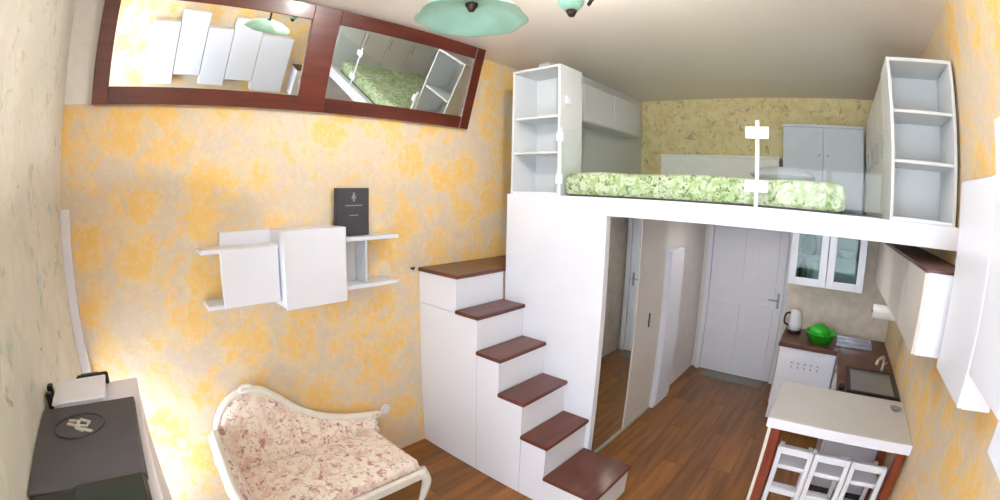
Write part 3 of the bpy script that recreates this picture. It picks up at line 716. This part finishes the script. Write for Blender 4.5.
v1 = tag(lathe('vase', 2.52, 5.03, [(0.0, 1.666), (0.06, 1.666), (0.085, 1.74), (0.06, 1.82), (0.045, 1.85), (0.05, 1.87), (0.0, 1.865)], 'bottle_green'), 'dark green glass vase inside the glazed kitchen cupboard', 'vase')
v2 = tag(lathe('jug', 2.62, 5.03, [(0.0, 1.391), (0.06, 1.391), (0.07, 1.45), (0.05, 1.55), (0.055, 1.60), (0.0, 1.595)], 'white_gloss'), 'white jug inside the glazed kitchen cupboard below the vase', 'jug')
v3 = tag(lathe('bottle', 2.47, 5.05, [(0.0, 1.391), (0.045, 1.391), (0.045, 1.53), (0.018, 1.58), (0.018, 1.63), (0.0, 1.632)], 'bottle_green'), 'dark green bottle inside the glazed kitchen cupboard', 'bottle')
v4 = tag(lathe('bowl', 2.92, 5.03, [(0.0, 1.666), (0.05, 1.666), (0.10, 1.74), (0.096, 1.742), (0.0, 1.68)], 'white_gloss'), 'white bowl inside the glazed kitchen cupboard', 'bowl')
uc = thing('wall_cupboard', (3.34, 3.6, 1.5), 'plain white wall cupboard hung under the loft on the kitchen wall', 'cupboard')
box('body', 3.235, XW - 0.002, 2.62, 4.85, 1.505, 1.885, 'white', uc)
box('top_board', 3.217, XW - 0.002, 2.62, 4.85, 1.885, 1.90, 'brown_top', uc, bev=0.002)
for k in range(4): box('door', 3.215, 3.234, 2.622 + k * 0.557, 3.173 + k * 0.557, 1.508, 1.882, 'beige_panel', uc, bev=0.002)
hd = thing('paper_roll', (3.33, 4.2, 1.31), 'white paper towel roll on a wall holder beneath the plain wall cupboard', 'paper roll')
bm = bmesh.new(); add_tube(bm, [(3.17, 4.22, 1.365), (3.40, 4.22, 1.365)], 0.055, 20); link('roll', to_mesh(bm, 'roll'), 'white_soft', hd)
tube('holder', [(3.155, 4.22, 1.365), (3.479, 4.22, 1.365)], 0.012, 'steel', hd)

# bar table
tb = thing('bar_table', (3.0, 3.25, 0), 'white-topped bar table with red-brown wooden legs next to the sink', 'table')
box('table_top', 2.535, XW - 0.003, 2.965, 3.60, 0.84, 0.90, 'table_shaded_white', tb, bev=0.004)
box('lit_edge', 2.535, XW - 0.003, 2.95, 2.965, 0.838, 0.901, 'white_gloss', tb, bev=0.003)  # same white top; its brighter front edge is painted-in light
box('apron', 2.63, 3.40, 3.40, 3.42, 0.76, 0.84, 'white', tb)
for lx, ly in ((2.60, 3.0), (3.43, 3.0), (2.60, 3.54), (3.43, 3.54)):
    box('leg', lx - 0.03, lx + 0.03, ly - 0.03, ly + 0.03, 0, 0.839, 'leg_wood', tb, bev=0.005)
box('leg_facing', 2.548, 2.5695, 2.965, 3.03, 0, 0.839, 'ivory', tb, bev=0.003)
ci = tag(lathe('small_dish', 3.40, 3.44, [(0.0, 0.9005), (0.025, 0.9005), (0.045, 0.915), (0.042, 0.916), (0.022, 0.906), (0.0, 0.906)], 'steel'), 'tiny grey metal dish on the white bar table', 'dish')

# three white stools pushed under the table
def stool(cx, label):
    s = thing('stool', (cx, 3.15, 0), label, 'stool', 'white stools under the bar table')
    w, y0, y1, zs = 0.105, 3.005, 3.32, 0.56
    box('seat', cx - w, cx + w, y0 + 0.03, y1, zs - 0.03, zs, 'white', s, bev=0.008)
    for sx in (-1, 1):
        box('leg', cx + sx * w - 0.016, cx + sx * w + 0.016, y0, y0 + 0.03, 0, 0.70, 'white', s, bev=0.003)
        box('leg', cx + sx * w - 0.016, cx + sx * w + 0.016, y1, y1 + 0.03, 0, zs, 'white', s, bev=0.003)
        box('side_rail', cx + sx * w - 0.01, cx + sx * w + 0.01, y0 + 0.03, y1, 0.2, 0.23, 'white', s, bev=0.002)
    box('back_rail', cx - w + 0.016, cx + w - 0.016, y0 + 0.003, y0 + 0.027, 0.655, 0.70, 'white', s, bev=0.003)
    box('front_rail', cx - w + 0.016, cx + w - 0.016, y0 + 0.003, y0 + 0.027, 0.36, 0.40, 'white', s, bev=0.003)
    box('footrest', cx - w + 0.016, cx + w - 0.016, y1 + 0.003, y1 + 0.027, 0.2, 0.23, 'white', s, bev=0.003)
for cx, lab in ((2.765, 'white wooden stool under the bar table at the end by the hall'), (3.015, 'middle one of three white wooden stools under the bar table'), (3.265, 'white wooden stool under the bar table at the end by the wallpapered wall')):
    stool(cx, lab)

# ------------------------------------------------------------------ staggered white cabinets on the right wall
labs = ['white wall cabinet hung low at the window end of the staggered row', 'white wall cabinet hung high, second from the window in the staggered row', 'white wall cabinet hung low in the middle of the staggered row', 'white wall cabinet hung high, second from the loft in the staggered row', 'white wall cabinet hung low at the loft end of the staggered row']
for (y0, y1, z0, z1), lab in zip(((0.57, 0.93, 1.53, 2.33), (0.935, 1.295, 1.66, 2.49), (1.30, 1.645, 1.54, 2.30), (1.65, 2.035, 1.63, 2.465), (2.04, 2.50, 1.50, 2.285)), labs):
    o = thing('staggered_cabinet', (3.40, (y0 + y1) / 2, z0), lab, 'cabinet', 'staggered cabinets on the wallpapered wall')
    box('body', 3.349, XW - 0.002, y0 + 0.002, y1 - 0.002, z0, z1, 'white', o)
    box('door', 3.33, 3.348, y0 + 0.003, y1 - 0.003, z0 + 0.002, z1 - 0.002, 'white_gloss', o)
